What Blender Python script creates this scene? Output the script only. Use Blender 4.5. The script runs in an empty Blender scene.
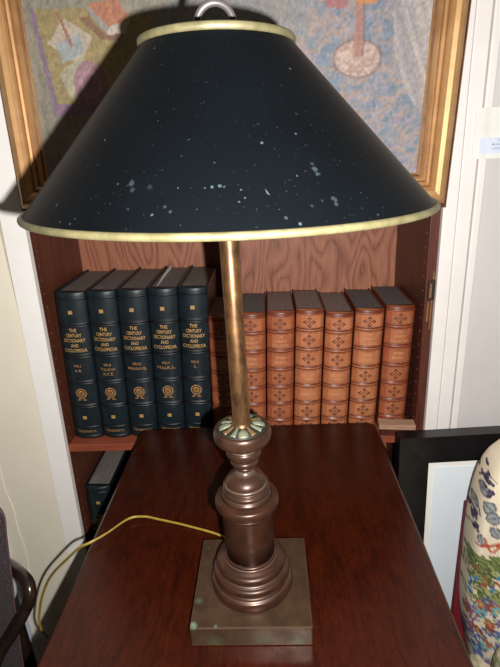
import bpy, bmesh, math, random
import numpy as np
from math import sin, cos, pi, sqrt, atan2
from mathutils import Vector, Matrix
random.seed(7); rng = np.random.default_rng(7)
S = bpy.context.scene
COL = S.collection

# ---------------------------------------------------------------- camera
cam_d = bpy.data.cameras.new('camera'); cam = bpy.data.objects.new('camera', cam_d); COL.objects.link(cam)
cam_d.sensor_fit = 'VERTICAL'; cam_d.sensor_height = 24.0; cam_d.lens = 24.0*484/667
cam_d.clip_start = 0.02
Rx = (0.99803561, 0.03092778, -0.05448298)
Uy = (0.04006266, 0.35353036, 0.93456475)
Bz = (0.0481654, -0.93491163, 0.35159684)
cam.matrix_world = Matrix(((Rx[0], Uy[0], Bz[0], 0), (Rx[1], Uy[1], Bz[1], 0), (Rx[2], Uy[2], Bz[2], 1.25), (0, 0, 0, 1)))
S.camera = cam
# ---------------------------------------------------------------- world, lights, exposure
W = bpy.data.worlds.new('world'); S.world = W; W.use_nodes = True
W.node_tree.nodes['Background'].inputs[0].default_value = (1.0, 0.86, 0.72, 1)
W.node_tree.nodes['Background'].inputs[1].default_value = 0.007
fl = bpy.data.lights.new('camera_flash', 'POINT'); fl.energy = 40; fl.shadow_soft_size = 0.004; fl.color = (1.0, 0.975, 0.95)
flo = bpy.data.objects.new('camera_flash', fl); flo.location = (0.0272, -0.0062, 1.2298); COL.objects.link(flo)
rl = bpy.data.lights.new('ambient_fill_light', 'AREA'); rl.energy = 0.2; rl.size = 0.5; rl.color = (1.0, 0.85, 0.65)  # added weak warm fill for the ambient level, not a known lamp
rlo = bpy.data.objects.new('ambient_fill_light', rl); rlo.location = (0.5, -0.6, 2.5); rlo.rotation_euler = (0.35, 0.1, 0); COL.objects.link(rlo)
S.view_settings.view_transform = 'Standard'; S.view_settings.look = 'None'
S.view_settings.exposure = 0.0; S.view_settings.gamma = 1.0; S.view_settings.use_curve_mapping = False

# ---------------------------------------------------------------- helpers
def lin(c):
    return tuple(((x/255)/12.92 if x/255 <= 0.04045 else ((x/255+0.055)/1.055)**2.4) for x in c)
def rgba(c, k=1.0): return tuple(v*k for v in lin(c)) + (1,)

def new_mat(name):
    m = bpy.data.materials.new(name); m.use_nodes = True
    nt = m.node_tree; b = nt.nodes['Principled BSDF']
    return m, nt, b
def N(nt, t, **kw):
    n = nt.nodes.new(t)
    for k, v in kw.items(): setattr(n, k, v)
    return n
def ramp(nt, src, stops):
    r = N(nt, 'ShaderNodeValToRGB'); e = r.color_ramp.elements
    e[0].position, e[0].color = stops[0]; e[1].position, e[1].color = stops[-1]
    for p, c in stops[1:-1]:
        x = e.new(p); x.color = c
    nt.links.new(src, r.inputs[0]); return r
def coords(nt, scale=(1, 1, 1), rot=(0, 0, 0)):
    tc = N(nt, 'ShaderNodeTexCoord'); mp = N(nt, 'ShaderNodeMapping')
    mp.inputs['Scale'].default_value = scale; mp.inputs['Rotation'].default_value = rot
    nt.links.new(tc.outputs['Object'], mp.inputs[0]); return mp.outputs[0]
def noise(nt, vec, scale, detail=4, rough=0.5, dist=0):
    n = N(nt, 'ShaderNodeTexNoise'); n.inputs['Scale'].default_value = scale; n.inputs['Detail'].default_value = detail
    n.inputs['Roughness'].default_value = rough; n.inputs['Distortion'].default_value = dist
    nt.links.new(vec, n.inputs['Vector']); return n.outputs['Fac']
def bump(nt, b, h, strength=0.2, dist=0.001):
    n = N(nt, 'ShaderNodeBump'); n.inputs['Strength'].default_value = strength; n.inputs['Distance'].default_value = dist
    nt.links.new(h, n.inputs['Height']); nt.links.new(n.outputs[0], b.inputs['Normal'])
def mottled(name, a, bcol, scale=40, rough=0.5, metal=0.0, k=1.0, stretch=(1, 1, 1), bstr=0.1, spec=0.5, lo=0.35, hi=0.65, coat=0):
    m, nt, b = new_mat(name)
    f = noise(nt, coords(nt, stretch), scale, 6, 0.6)
    r = ramp(nt, f, [(lo, rgba(a, k)), (hi, rgba(bcol, k))])
    nt.links.new(r.outputs[0], b.inputs['Base Color'])
    b.inputs['Roughness'].default_value = rough; b.inputs['Metallic'].default_value = metal
    b.inputs['Specular IOR Level'].default_value = spec
    b.inputs['Coat Weight'].default_value = coat
    if bstr: bump(nt, b, f, bstr)
    return m
def wood(name, dark, light, stretch=(1, 12, 12), scale=6, dist=2.5, rough=0.4, spec=0.5, k=1.0, coat=0.0, fine=0.4, rot=(0, 0, 0)):
    m, nt, b = new_mat(name)
    v = coords(nt, stretch, rot)
    f1 = noise(nt, v, scale, 5, 0.55, dist); f2 = noise(nt, v, scale*9, 4, 0.7, 0.4)
    mx = N(nt, 'ShaderNodeMix'); mx.inputs['Factor'].default_value = fine
    nt.links.new(f1, mx.inputs[2]); nt.links.new(f2, mx.inputs[3])
    r = ramp(nt, mx.outputs[0], [(0.36, rgba(dark, k)), (0.64, rgba(light, k))])
    nt.links.new(r.outputs[0], b.inputs['Base Color'])
    b.inputs['Roughness'].default_value = rough; b.inputs['Specular IOR Level'].default_value = spec
    b.inputs['Coat Weight'].default_value = coat; b.inputs['Coat Roughness'].default_value = 0.15
    bump(nt, b, f2, 0.08, 0.0005)
    return m
def vcol_mat(name, rough=0.8, spec=0.3, bscale=300, bstr=0.2, tint=1.0):
    m, nt, b = new_mat(name)
    a = N(nt, 'ShaderNodeVertexColor'); a.layer_name = 'paint'
    nt.links.new(a.outputs[0], b.inputs['Base Color'])
    b.inputs['Roughness'].default_value = rough; b.inputs['Specular IOR Level'].default_value = spec
    bump(nt, b, noise(nt, coords(nt), bscale, 3, 0.6), bstr, 0.0008)
    return m

def meshobj(name, verts, faces, mats, parent=None, smooth=False, fm=None, loc=None):
    me = bpy.data.meshes.new(name); me.from_pydata([tuple(v) for v in verts], [], faces)
    for m in (mats if isinstance(mats, (list, tuple)) else [mats]): me.materials.append(m)
    if fm is not None: me.polygons.foreach_set('material_index', fm)
    if smooth: me.polygons.foreach_set('use_smooth', [True]*len(me.polygons))
    me.update(); me.validate()
    o = bpy.data.objects.new(name, me); COL.objects.link(o)
    if parent: o.parent = parent
    if loc: o.location = loc
    return o
class MB:
    """collects shapes into one mesh"""
    def __init__(s): s.v = []; s.f = []; s.m = []; s.sm = []
    def add(s, verts, faces, mi=0, M=None, sm=False):
        n = len(s.v)
        s.v += [tuple(M @ Vector(v)) if M is not None else tuple(v) for v in verts]
        s.f += [tuple(i+n for i in f) for f in faces]; s.m += [mi]*len(faces); s.sm += [sm]*len(faces)
        return s
    def box(s, a, b, mi=0, M=None, bev=0.0):
        bm = bmesh.new(); bmesh.ops.create_cube(bm, size=1)
        for v in bm.verts: v.co = Vector((a[i] + (v.co[i]+0.5)*(b[i]-a[i]) for i in range(3)))
        if bev > 0: bmesh.ops.bevel(bm, geom=bm.edges[:], offset=bev, segments=3, profile=0.5, affect='EDGES')
        bm.verts.index_update()
        s.add([v.co[:] for v in bm.verts], [[v.index for v in f.verts] for f in bm.faces], mi, M); bm.free(); return s
    def lathe(s, prof, seg=64, mi=0, M=None, closed=False):
        vs = []; fs = []; n = len(prof)
        for r, z in prof:
            for k in range(seg): a = 2*pi*k/seg; vs.append((r*cos(a), r*sin(a), z))
        for i in range(n if closed else n-1):
            j = (i+1) % n
            for k in range(seg): q = (k+1) % seg; fs.append((i*seg+k, i*seg+q, j*seg+q, j*seg+k))
        s.add(vs, fs, mi, M, True)
        if not closed:
            s.add([vs[k] for k in range(seg)], [tuple(reversed(range(seg)))], mi, M)
            s.add([vs[(n-1)*seg+k] for k in range(seg)], [tuple(range(seg))], mi, M)
        return s
    def tube(s, pts, r, seg=12, mi=0, M=None, cap=True):
        P = [Vector(p) for p in pts]; vs = []; fs = []; up = None
        rr = r if isinstance(r, (list, tuple)) else [r]*len(P)
        for i, p in enumerate(P):
            t = (P[min(i+1, len(P)-1)] - P[max(i-1, 0)]).normalized()
            if up is None: up = Vector((0, 0, 1)) if abs(t.z) < 0.9 else Vector((1, 0, 0))
            a = (up - t*up.dot(t)).normalized(); b = t.cross(a); up = a
            for k in range(seg): q = 2*pi*k/seg; vs.append(p + (a*cos(q) + b*sin(q))*rr[i])
        for i in range(len(P)-1):
            for k in range(seg): q = (k+1) % seg; fs.append((i*seg+k, i*seg+q, (i+1)*seg+q, (i+1)*seg+k))
        s.add(vs, fs, mi, M, True)
        if cap:
            s.add(vs[:seg], [tuple(reversed(range(seg)))], mi, M); s.add(vs[-seg:], [tuple(range(seg))], mi, M)
        return s
    def build(s, name, mats, parent=None, loc=None):
        o = meshobj(name, s.v, s.f, mats, parent, fm=s.m, loc=loc)
        o.data.polygons.foreach_set('use_smooth', s.sm[:len(o.data.polygons)])
        return o
def spline(pts, n=10):
    out = []; P = [Vector(p) for p in pts]; P = [P[0]*2-P[1]] + P + [P[-1]*2-P[-2]]
    for i in range(1, len(P)-2):
        for k in range(n):
            t = k/n; a, b, c, d = P[i-1:i+3]
            out.append(0.5*((2*b) + (c-a)*t + (2*a-5*b+4*c-d)*t*t + (3*b-a-3*c+d)*t**3))
    out.append(P[-2]); return out
def thing(name, label, cat, loc=(0, 0, 0), rot=(0, 0, 0), group=None):
    o = bpy.data.objects.new(name, None); COL.objects.link(o); o.location = loc; o.rotation_euler = rot
    o.empty_display_size = 0.02
    o['label'] = label; o['category'] = cat
    if group: o['group'] = group
    return o
def tag(o, label, cat, group=None):
    o['label'] = label; o['category'] = cat
    if group: o['group'] = group
    return o
def struct(o): o['kind'] = 'structure'; return o
def text_mesh(txt, size):
    """2D glyph mesh of one line, centred on the origin (verts, faces, width)"""
    cu = bpy.data.curves.new('t', 'FONT'); cu.body = txt; cu.size = size; cu.align_x = 'CENTER'; cu.align_y = 'CENTER'
    cu.resolution_u = 3; cu.offset = size*0.02
    o = bpy.data.objects.new('t', cu); COL.objects.link(o)
    bpy.context.view_layer.update()
    me = bpy.data.meshes.new_from_object(o.evaluated_get(bpy.context.evaluated_depsgraph_get()))
    v = [tuple(x.co) for x in me.vertices]; f = [tuple(p.vertices) for p in me.polygons]
    bpy.data.objects.remove(o); bpy.data.curves.remove(cu); bpy.data.meshes.remove(me)
    xs = [p[0] for p in v]; w = max(xs)-min(xs); c = (max(xs)+min(xs))/2
    return [(x-c, y) for x, y, _ in v], f, w
TXT = {}
def tline(txt, size, width=None):
    if (txt, size) not in TXT: TXT[(txt, size)] = text_mesh(txt, size)
    v, f, w = TXT[(txt, size)]; k = (width/w) if width else 1.0
    return [(x*k, y) for x, y in v], f

# ---------------------------------------------------------------- materials
M = {}
M['wall_white'] = mottled('white_wall_paint', (203, 198, 195), (209, 204, 201), 9, 0.55, bstr=0.05)
M['wall_beige'] = mottled('beige_wall_paint', (240, 230, 208), (245, 236, 216), 6, 0.6, bstr=0.05)
M['trim_white'] = mottled('white_trim_paint', (230, 224, 219), (236, 230, 225), 14, 0.45, bstr=0.06)
M['floor'] = wood('floor_boards', (40, 22, 14), (70, 40, 26), (12, 1, 1), 5)
M['ceiling'] = mottled('ceiling_paint', (205, 200, 190), (212, 207, 198), 5, 0.8)
M['back_ply'] = None
M['case_left'] = wood('bookcase_side_wood', (80, 40, 26), (108, 58, 40), (10, 10, 1), 5, 1.5, 0.5)
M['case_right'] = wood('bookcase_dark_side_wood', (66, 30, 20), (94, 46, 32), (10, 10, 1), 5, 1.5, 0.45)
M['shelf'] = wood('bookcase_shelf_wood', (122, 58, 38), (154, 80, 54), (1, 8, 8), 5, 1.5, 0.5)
M['peg'] = mottled('pale_peg_hole', (120, 84, 62), (150, 112, 86), 50, 0.8)
M['ochre'] = mottled('tarnished_catch_metal', (120, 86, 50), (160, 125, 85), 60, 0.45, 0.4)
M['black_iron'] = mottled('dark_catch_metal', (34, 20, 14), (54, 32, 22), 60, 0.5)
M['pale_wood'] = wood('pale_raw_wood', (150, 112, 90), (182, 146, 120), (2, 14, 14), 8, 1, 0.7)

def ply():
    m, nt, b = new_mat('figured_plywood')
    v = coords(nt, (3.2, 1, 0.9))
    n1 = N(nt, 'ShaderNodeTexNoise'); n1.inputs['Scale'].default_value = 3.0; n1.inputs['Detail'].default_value = 2
    nt.links.new(v, n1.inputs['Vector'])
    w = N(nt, 'ShaderNodeMath', operation='MULTIPLY'); w.inputs[1].default_value = 34
    nt.links.new(n1.outputs['Fac'], w.inputs[0])
    fr0 = N(nt, 'ShaderNodeMath', operation='PINGPONG'); fr0.inputs[1].default_value = 1.0
    nt.links.new(w.outputs[0], fr0.inputs[0])
    fr = N(nt, 'ShaderNodeMath', operation='POWER'); fr.inputs[1].default_value = 0.45; nt.links.new(fr0.outputs[0], fr.inputs[0])
    f2 = noise(nt, coords(nt, (60, 1, 4)), 6, 5, 0.7)
    mx = N(nt, 'ShaderNodeMix'); mx.inputs['Factor'].default_value = 0.62
    nt.links.new(fr.outputs[0], mx.inputs[2]); nt.links.new(f2, mx.inputs[3])
    r = ramp(nt, mx.outputs[0], [(0.24, rgba((86, 46, 30))), (0.46, rgba((136, 80, 56))), (0.80, rgba((172, 112, 82)))])
    nt.links.new(r.outputs[0], b.inputs['Base Color']); b.inputs['Roughness'].default_value = 0.55
    return m
M['back_ply'] = ply()

# ---------------------------------------------------------------- setting
WY = 0.838       # front plane of the wall
WT = 1.12        # back of the wall
XL, XR = -0.425, 0.290
def panel(name, a, b, mat, bev=0.0): return struct(MB().box(a, b, 0, None, bev).build(name, mat))
panel('floor', (-2.2, -1.6, -0.05), (2.2, 1.3, 0), M['floor'])
panel('ceiling', (-2.2, -1.6, 2.6), (2.2, 1.3, 2.65), M['ceiling'])
mb = MB()
mb.box((0.352, WY, 0), (2.2, WT, 2.6)); mb.box((-0.52, WY+0.02, 2.15), (0.352, WT, 2.6))
mb.box((-2.2, WY, 0), (-0.70, WT, 2.6))
struct(mb.build('wall_back', M['wall_white']))
panel('wall_back_beige', (-0.622, WY+0.001, 0), (-0.470, WT, 2.6), M['wall_beige'])
# casing left of the bookcase follows the leaning side of the case
def xl(z): return -0.4175 - (1.12-z)*0.031
def slant(name, off0, off1, y0, y1, mat, z0=0.0, z1=2.15):
    v = []
    for z in (z0, z1):
        for x, y in ((xl(z)+off0, y0), (xl(z)+off1, y0), (xl(z)+off1, y1), (xl(z)+off0, y1)): v.append((x, y, z))
    return meshobj(name, v, [(3, 2, 1, 0), (4, 5, 6, 7), (0, 1, 5, 4), (1, 2, 6, 5), (2, 3, 7, 6), (3, 0, 4, 7)], mat)
struct(slant('trim_1', -0.042, -0.001, WY-0.010, WY+0.05, mottled('flash_lifted_trim_paint', (248, 243, 236), (251, 247, 241), 14, 0.45, bstr=0.06)))  # trim paint lightened here to make up for weaker flash at the left
panel('trim_2', (0.2885, WY-0.008, 0), (0.3115, WY+0.05, 2.15), M['trim_white'], 0.0015)
panel('trim_3', (0.3135, WY-0.004, 0), (0.3370, WY+0.05, 2.15), M['trim_white'], 0.0015)
panel('trim_4', (0.3390, WY-0.006, 0), (0.3525, WY+0.05, 2.15), M['trim_white'], 0.0025)
panel('trim_5', (-0.70, WY-0.012, 0), (-0.622, WY+0.05, 2.6), mottled('cool_white_trim_paint', (214, 222, 232), (222, 229, 238), 12, 0.5), 0.002)
# hairline crack in the beige plaster
ck = MB(); cp = [(-0.600, WY-0.0002, 0.80), (-0.592, WY-0.0002, 0.70), (-0.5885, WY-0.0002, 0.655), (-0.590, WY-0.0002, 0.60), (-0.584, WY-0.0002, 0.55), (-0.586, WY-0.0002, 0.49), (-0.583, WY-0.0002, 0.44), (-0.588, WY-0.0002, 0.36)]
ck.tube(spline(cp, 4), 0.0011, 6); struct(ck.build('trim_6', mottled('white_plaster_crack', (232, 226, 210), (240, 234, 220), 50, 0.8)))

# ---------------------------------------------------------------- bookcase
bc = thing('bookcase', 'reddish brown built-in wooden bookcase with peg holes behind the table', 'bookcase', (0, 0.95, 0))
YB = 1.052
def rel(o): o.location = Vector((0, -0.95, 0)); return o
o = slant('side_panel', -0.0005, 0.0005, WY+0.002, YB+0.012, M['case_left']); bpy.data.objects.remove(o)
v = []
for z in (0.0, 2.14):
    for dx, y in ((-0.001-0.014, WY+0.002), (0.0, WY+0.002), (0.0, YB), (-0.015, YB)): v.append((xl(z)+dx, y, z))
vs = MB().add(v, [(3, 2, 1, 0), (4, 5, 6, 7), (0, 1, 5, 4), (1, 2, 6, 5), (2, 3, 7, 6), (3, 0, 4, 7)])
def disc(mb, c, axis, r, mi):
    vv = []
    for k in range(10):
        a = 2*pi*k/10
        vv.append((c[0]+axis*0.0004, c[1]+r*cos(a), c[2]+r*sin(a)))
    vv2 = [(c[0]-axis*0.001, y, z) for _, y, z in vv]
    mb.add(vv+vv2, [tuple(range(10))] + [(i, (i+1) % 10, 10+(i+1) % 10, 10+i) for i in range(10)], mi)
for k in range(48):
    z = 0.40 + k*0.026
    disc(vs, (xl(z), WY+0.015, z), 1, 0.0014, 1); disc(vs, (xl(z), WY+0.185, z), 1, 0.0014, 1)
rel(vs.build('side_panel', [M['case_left'], M['peg']], bc))
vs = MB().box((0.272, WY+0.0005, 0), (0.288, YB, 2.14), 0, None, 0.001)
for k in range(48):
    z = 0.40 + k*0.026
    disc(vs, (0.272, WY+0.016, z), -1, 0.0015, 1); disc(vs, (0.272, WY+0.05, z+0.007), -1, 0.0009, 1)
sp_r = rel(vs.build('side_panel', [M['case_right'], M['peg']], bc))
rel(MB().box((-0.48, YB+0.001, 0), (0.288, YB+0.012, 2.14)).build('back_panel', M['back_ply'], bc))
def shelf(z, right=True):
    x0 = xl(z-0.008)+0.001
    rel(MB().box((x0, WY, z-0.0165), (0.2715, YB-0.0005, z), 0, None, 0.001).build('shelf', M['shelf'], bc))
for z in (0.27, 0.7056, 1.30, 1.72, 2.10): shelf(z)
ct = rel(MB().box((0.2755, WY-0.0035, 0.985), (0.2875, WY+0.001, 1.022), 0, None, 0.0012).build('catch', M['black_iron'], bc)); ct['label'] = 'dark tarnished metal catch'
rel(MB().box((0.2775, WY-0.0055, 0.990), (0.2815, WY-0.003, 1.016), 0, None, 0.0008).build('catch_bolt', M['ochre'], bc)); cb_ = bpy.data.objects['catch_bolt']; cb_.parent = ct; cb_.location = (0, 0, 0)
rel(MB().box((0.2765, WY-0.001, 0.945), (0.2795, WY+0.001, 0.982)).build('strike_strip', M['ochre'], bc))
rel(MB().box((0.2825, WY-0.001, 0.93), (0.2848, WY+0.001, 0.984)).build('strike_strip', M['ochre'], bc))
rel(MB().box((0.283, WY-0.001, 1.0225), (0.2855, WY+0.001, 1.037)).build('strike_strip', M['ochre'], bc))

# ---------------------------------------------------------------- books
M['green_leather'] = mottled('blue_green_leather', (15, 25, 29), (27, 38, 43), 55, 0.42, bstr=0.25, lo=0.3, hi=0.75)
M['green_dark'] = mottled('dark_leather_band', (8, 13, 16), (14, 20, 24), 60, 0.5, bstr=0.1)
M['gilt'] = mottled('gilt_stamping', (158, 120, 68), (196, 158, 100), 160, 0.5, 0.1)
M['gilt_dull'] = mottled('rubbed_gilt_stamping', (146, 102, 58), (184, 140, 88), 160, 0.5, 0.1)
M['gilt_tan'] = mottled('faint_gilt_on_calf', (176, 118, 80), (204, 150, 108), 160, 0.5)
M['page_dark'] = mottled('dusty_page_tops', (98, 90, 84), (128, 118, 110), 20, 0.8, stretch=(40, 1, 1), bstr=0.2)
M['page_dark2'] = mottled('brown_dusty_page_tops', (110, 92, 86), (142, 122, 112), 20, 0.8, stretch=(40, 1, 1), bstr=0.2)
M['page_grey'] = mottled('slate_stained_page_tops', (82, 76, 76), (108, 100, 98), 20, 0.8, stretch=(40, 1, 1), bstr=0.2)
M['tan_leather'] = mottled('tan_calf', (146, 82, 52), (174, 106, 70), 38, 0.42, bstr=0.2, lo=0.3, hi=0.7)
M['tan_red'] = mottled('russet_calf', (132, 66, 42), (158, 86, 56), 38, 0.42, bstr=0.2, lo=0.3, hi=0.7)
M['tan_dark'] = mottled('dark_tooled_calf', (92, 42, 26), (112, 54, 34), 60, 0.4, bstr=0.1)
M['tan_panel'] = mottled('light_calf_panel', (164, 98, 64), (190, 122, 84), 38, 0.42, bstr=0.2, lo=0.3, hi=0.7)
M['tooling'] = mottled('blind_tooled_ornament', (78, 38, 26), (96, 50, 34), 90, 0.55)
M['paper'] = mottled('white_paper', (226, 224, 216), (234, 232, 226), 30, 0.8)

def book(name, label, group, w, h, d, bands, style, loc, ry, mats, rz=0.0):
    """spine centred on the origin at its foot, boards running to +y. bands: list of (z, half height, out, material)"""
    root = thing(name, label, 'book', loc, (0, ry, rz), group)
    zs = {0.0, 0.002, h-0.002, h}
    for z, hh, out in bands:
        for q in (-1.0, -0.5, 0, 0.5, 1.0): zs.add(round(z+q*hh, 5))
        zs.add(round(z-hh-0.0008, 5)); zs.add(round(z+hh+0.0008, 5))
    for i in range(1, 30): zs.add(round(h*i/30, 5))
    zs = sorted(z for z in zs if 0 <= z <= h)
    nx = 17; bul = 0.0105
    def off(z):
        e = 0.0
        for bz, hh, out in bands:
            t = abs(z-bz)/hh
            if t < 1: e = max(e, out*sqrt(max(0, 1-t*t))) if out > 0 else min(e, out)
        edge = min(z, h-z)
        if edge < 0.003: e -= 0.0012*(1-edge/0.003)
        return e
    def ys(x, z): u = 2*x/w; return -bul*(1-abs(u)**2.2) - off(z)*(1-abs(u)**6) + 0.001
    vs = []; fs = []; fm = []
    for z in zs:
        for i in range(nx):
            x = w*(i/(nx-1)-0.5); vs.append((x*0.997, ys(x, z), z))
    for a in range(len(zs)-1):
        zc = (zs[a]+zs[a+1])/2; mi = 0
        for bz, hh, out in bands:
            if abs(zc-bz) < hh+0.0009: mi = 1 if (style == 'green' or abs(zc-bz) > hh*0.35) else 2
        if style == 'tan' and h-zc < 0.004: mi = 1
        for i in range(nx-1):
            mm = mi
            if style == 'tan' and mi == 0 and nx*0.15 < i+0.5 < nx*0.80: mm = 3
            fs.append((a*nx+i, a*nx+i+1, (a+1)*nx+i+1, (a+1)*nx+i)); fm.append(mm)
    n = len(vs)                                                      # inner back of the spine
    for z in zs:
        vs += [(-w/2*0.997, 0.006, z), (w/2*0.997, 0.006, z)]
    nz = len(zs)
    for a in range(nz-1):
        fs.append((n+2*a+1, n+2*a, n+2*a+2, n+2*a+3)); fm.append(0)
        fs.append((n+2*a, a*nx, (a+1)*nx, n+2*a+2)); fm.append(0)
        fs.append((a*nx+nx-1, n+2*a+1, n+2*a+3, (a+1)*nx+nx-1)); fm.append(0)
    fs.append(tuple([(nz-1)*nx+i for i in range(nx)] + [n+2*nz-1, n+2*nz-2])); fm.append(0)
    fs.append(tuple([i for i in reversed(range(nx))] + [n, n+1])); fm.append(0)
    sp = meshobj('spine', vs, fs, [mats['leather'], mats['band'], mats['leather'], mats.get('panel', mats['leather'])], root, True, fm)
    bt = 0.0035 if style == 'green' else 0.0022
    for s in (-1, 1):
        x0, x1 = sorted((s*w/2*0.995, s*(w/2-bt)))
        MB().box((x0, 0.004, 0.0), (x1, d, h), 0, None, 0.0008).build('board', mats.get('board', mats['leather']), root)
    # page block with a slightly hollowed fore edge
    y0, y1 = 0.0065, d-0.004; x0 = w/2-bt-0.0004; zt = h-(0.004 if style == 'green' else 0.0022)
    MB().box((-x0, y0, 0.003), (x0, y1, zt)).build('page_block', mats['page'], root)
    root_sp[root.name] = sp
    return root, ys
root_sp = {}
def stamp(mb, txt, size, width, zc, ys, xc=0.0, mi=0):
    v, f = tline(txt, size, width)
    mb.add([(x+xc, ys(x+xc, y+zc)-0.0005, y+zc) for x, y in v], f, mi)
def shape_on(mb, pts, zc, ys, faces, mi=0, xc=0.0):
    mb.add([(x+xc, ys(x+xc, zc+y)-0.00045, zc+y) for x, y in pts], faces, mi)
def ring2(mb, r0, r1, cx, cz, zc, ys, mi=0, seg=24, a0=0, a1=2*pi):
    pts = []; fs = []
    for k in range(seg+1):
        a = a0+(a1-a0)*k/seg; pts += [(cx+r0*cos(a), cz+r0*sin(a)), (cx+r1*cos(a), cz+r1*sin(a))]
    for k in range(seg): fs.append((2*k, 2*k+2, 2*k+3, 2*k+1))
    shape_on(mb, pts, zc, ys, fs, mi)
def rect2(mb, x0, x1, y0, y1, zc, ys, mi=0):
    n = 4; pts = []; fs = []
    for i in range(n+1): x = x0+(x1-x0)*i/n; pts += [(x, y0), (x, y1)]
    for i in range(n): fs.append((2*i, 2*i+2, 2*i+3, 2*i+1))
    shape_on(mb, pts, zc, ys, fs, mi)

SHZ = 0.7058
gm = dict(leather=M['green_leather'], band=M['green_dark'], page=M['page_dark'])
gb = [(0.303, 0.0015, 0.0012), (0.2525, 0.0022, 0.0022), (0.2475, 0.0012, 0.001), (0.1885, 0.0022, 0.0022), (0.1835, 0.0012, 0.001), (0.1315, 0.0022, 0.0022), (0.1265, 0.0012, 0.001), (0.0785, 0.0022, 0.0022), (0.0735, 0.0012, 0.001), (0.028, 0.0012, 0.001), (0.006, 0.0015, 0.0012)]
def dictionary(w, h, loc, ry, label, vol, group):
    root, ys = book('dictionary_volume', label, group, w-0.0012, h, 0.185, gb, 'green', loc, ry, gm)
    sp = root_sp[root.name]
    t = MB()
    for i, (s, wd) in enumerate((('THE', 0.0145), ('CENTURY', 0.0300), ('DICTIONARY', 0.0415), ('AND', 0.0150), ('CYCLOPEDIA', 0.0440))):
        stamp(t, s, 0.0098, wd, 0.2405-i*0.0104, ys)
    t.build('gilt_title', M['gilt'], sp)
    t = MB()
    for i, (s, wd, sz) in enumerate(vol): stamp(t, s, sz, wd, 0.166-i*0.0098, ys)
    t.build('gilt_volume_lettering', M['gilt_dull'], sp)
    t = MB()                                                        # wreathed medallion
    ring2(t, 0.0086, 0.0108, 0, 0, 0.106, ys); ring2(t, 0.0030, 0.0064, 0, 0, 0.106, ys); ring2(t, 0.0006, 0.0018, 0, 0, 0.106, ys)
    for s in (-1, 1):
        ring2(t, 0.0010, 0.0026, s*0.0045, -0.0135, 0.106, ys, seg=10)
        ring2(t, 0.0002, 0.0014, s*0.0078, -0.0150, 0.106, ys, seg=8)
    t.build('gilt_medallion', M['gilt_dull'], sp)
    for zc in (0.277, 0.0505):
        t = MB(); rect2(t, -0.0040, 0.0040, -0.0036, 0.0036, zc, ys); t.build('gilt_square', M['gilt'], sp)
    t = MB(); stamp(t, 'THE CENTURY Co', 0.0068, 0.038, 0.0175, ys)
    t.build('gilt_publisher_lettering', M['gilt_dull'], sp)
    return root
gl = ['thick dark green dictionary volume, leftmost on the shelf, against the bookcase side', 'dark green dictionary volume with three lines of volume lettering, second from the left',
      'middle one of the five dark green dictionary volumes on the shelf', 'dark green dictionary volume with a white paper slip in its top', 'dark green dictionary volume lettered C, nearest the brass lamp pole']
vols = [[('VOL.I.', .015, .0075), ('A, B.', .013, .0078)], [('VOL.8.', .016, .0075), ('T.U.V.W', .029, .0078), ('X.Y.Z.', .022, .0078)], [('VOL.IV.', .018, .0075), ('M.N.O.P.Q.', .036, .0072)],
        [('VOL.V.', .016, .0075), ('H.I.J.K.L.', .036, .0074)], [('VOL.II.', .016, .0075), ('C.', .006, .0078)]]
gx = [-0.4262, -0.3655, -0.3075, -0.2490, -0.1915, -0.1350]           # edges at the foot
for i in range(5):
    w = gx[i+1]-gx[i]; ry = 0.052
    dictionary(w, 0.3155-0.001*(i == 4), ((gx[i]+gx[i+1])/2+0.0005, 0.866, SHZ+w/2*sin(ry)+0.0004), ry, gl[i], vols[i], 'dark green dictionary volumes on the bookcase shelf')
# volume on the shelf below
dictionary(0.056, 0.3155, (-0.4085, 0.858, 0.2715+0.0016), 0.040, 'dark volume alone on the lower shelf, half hidden by the table corner', vols[0], None)
# paper slip
ps = MB().add([(-0.2180, 0.872, 1.012), (-0.2180, 1.030, 1.013), (-0.2165, 1.032, 1.030), (-0.2180, 0.95, 1.026), (-0.2180, 0.876, 1.019),
               (-0.2176, 0.872, 1.012), (-0.2176, 1.030, 1.013), (-0.2161, 1.032, 1.030), (-0.2176, 0.95, 1.026), (-0.2176, 0.876, 1.019)],
              [(0, 1, 2, 3, 4), (9, 8, 7, 6, 5), (0, 5, 6, 1), (1, 6, 7, 2), (2, 7, 8, 3), (3, 8, 9, 4), (4, 9, 5, 0)]).build('paper_slip', M['paper'])
tag(ps, 'white paper slip sticking up from the top of a dark green volume', 'paper')

tb_z = [0.0315, 0.0705, 0.1095, 0.1490, 0.1895, 0.2300]
def quatrefoil(t, zc, ys, xc=-0.0015):
    for dx, dy in ((1, 0), (-1, 0), (0, 1), (0, -1)):
        ring2(t, 0.0, 0.0022, xc+dx*0.0098, dy*0.0086, zc, ys, seg=8)
        for q in (-1, 1): ring2(t, 0.0, 0.0016, xc+dx*0.0070+dy*0*q+(dy != 0)*q*0.0026, dy*0.0064+(dx != 0)*q*0.0026, zc, ys, seg=7)
        ring2(t, 0.0, 0.0013, xc+dx*0.0046, dy*0.0040, zc, ys, seg=6)
    pts = [(xc+0.0038, 0), (xc, 0.0034), (xc-0.0038, 0), (xc, -0.0034), (xc+0.0024, 0), (xc, 0.0021), (xc-0.0024, 0), (xc, -0.0021)]
    shape_on(t, pts, zc, ys, [(i, (i+1) % 4, 4+(i+1) % 4, 4+i) for i in range(4)])
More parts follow.
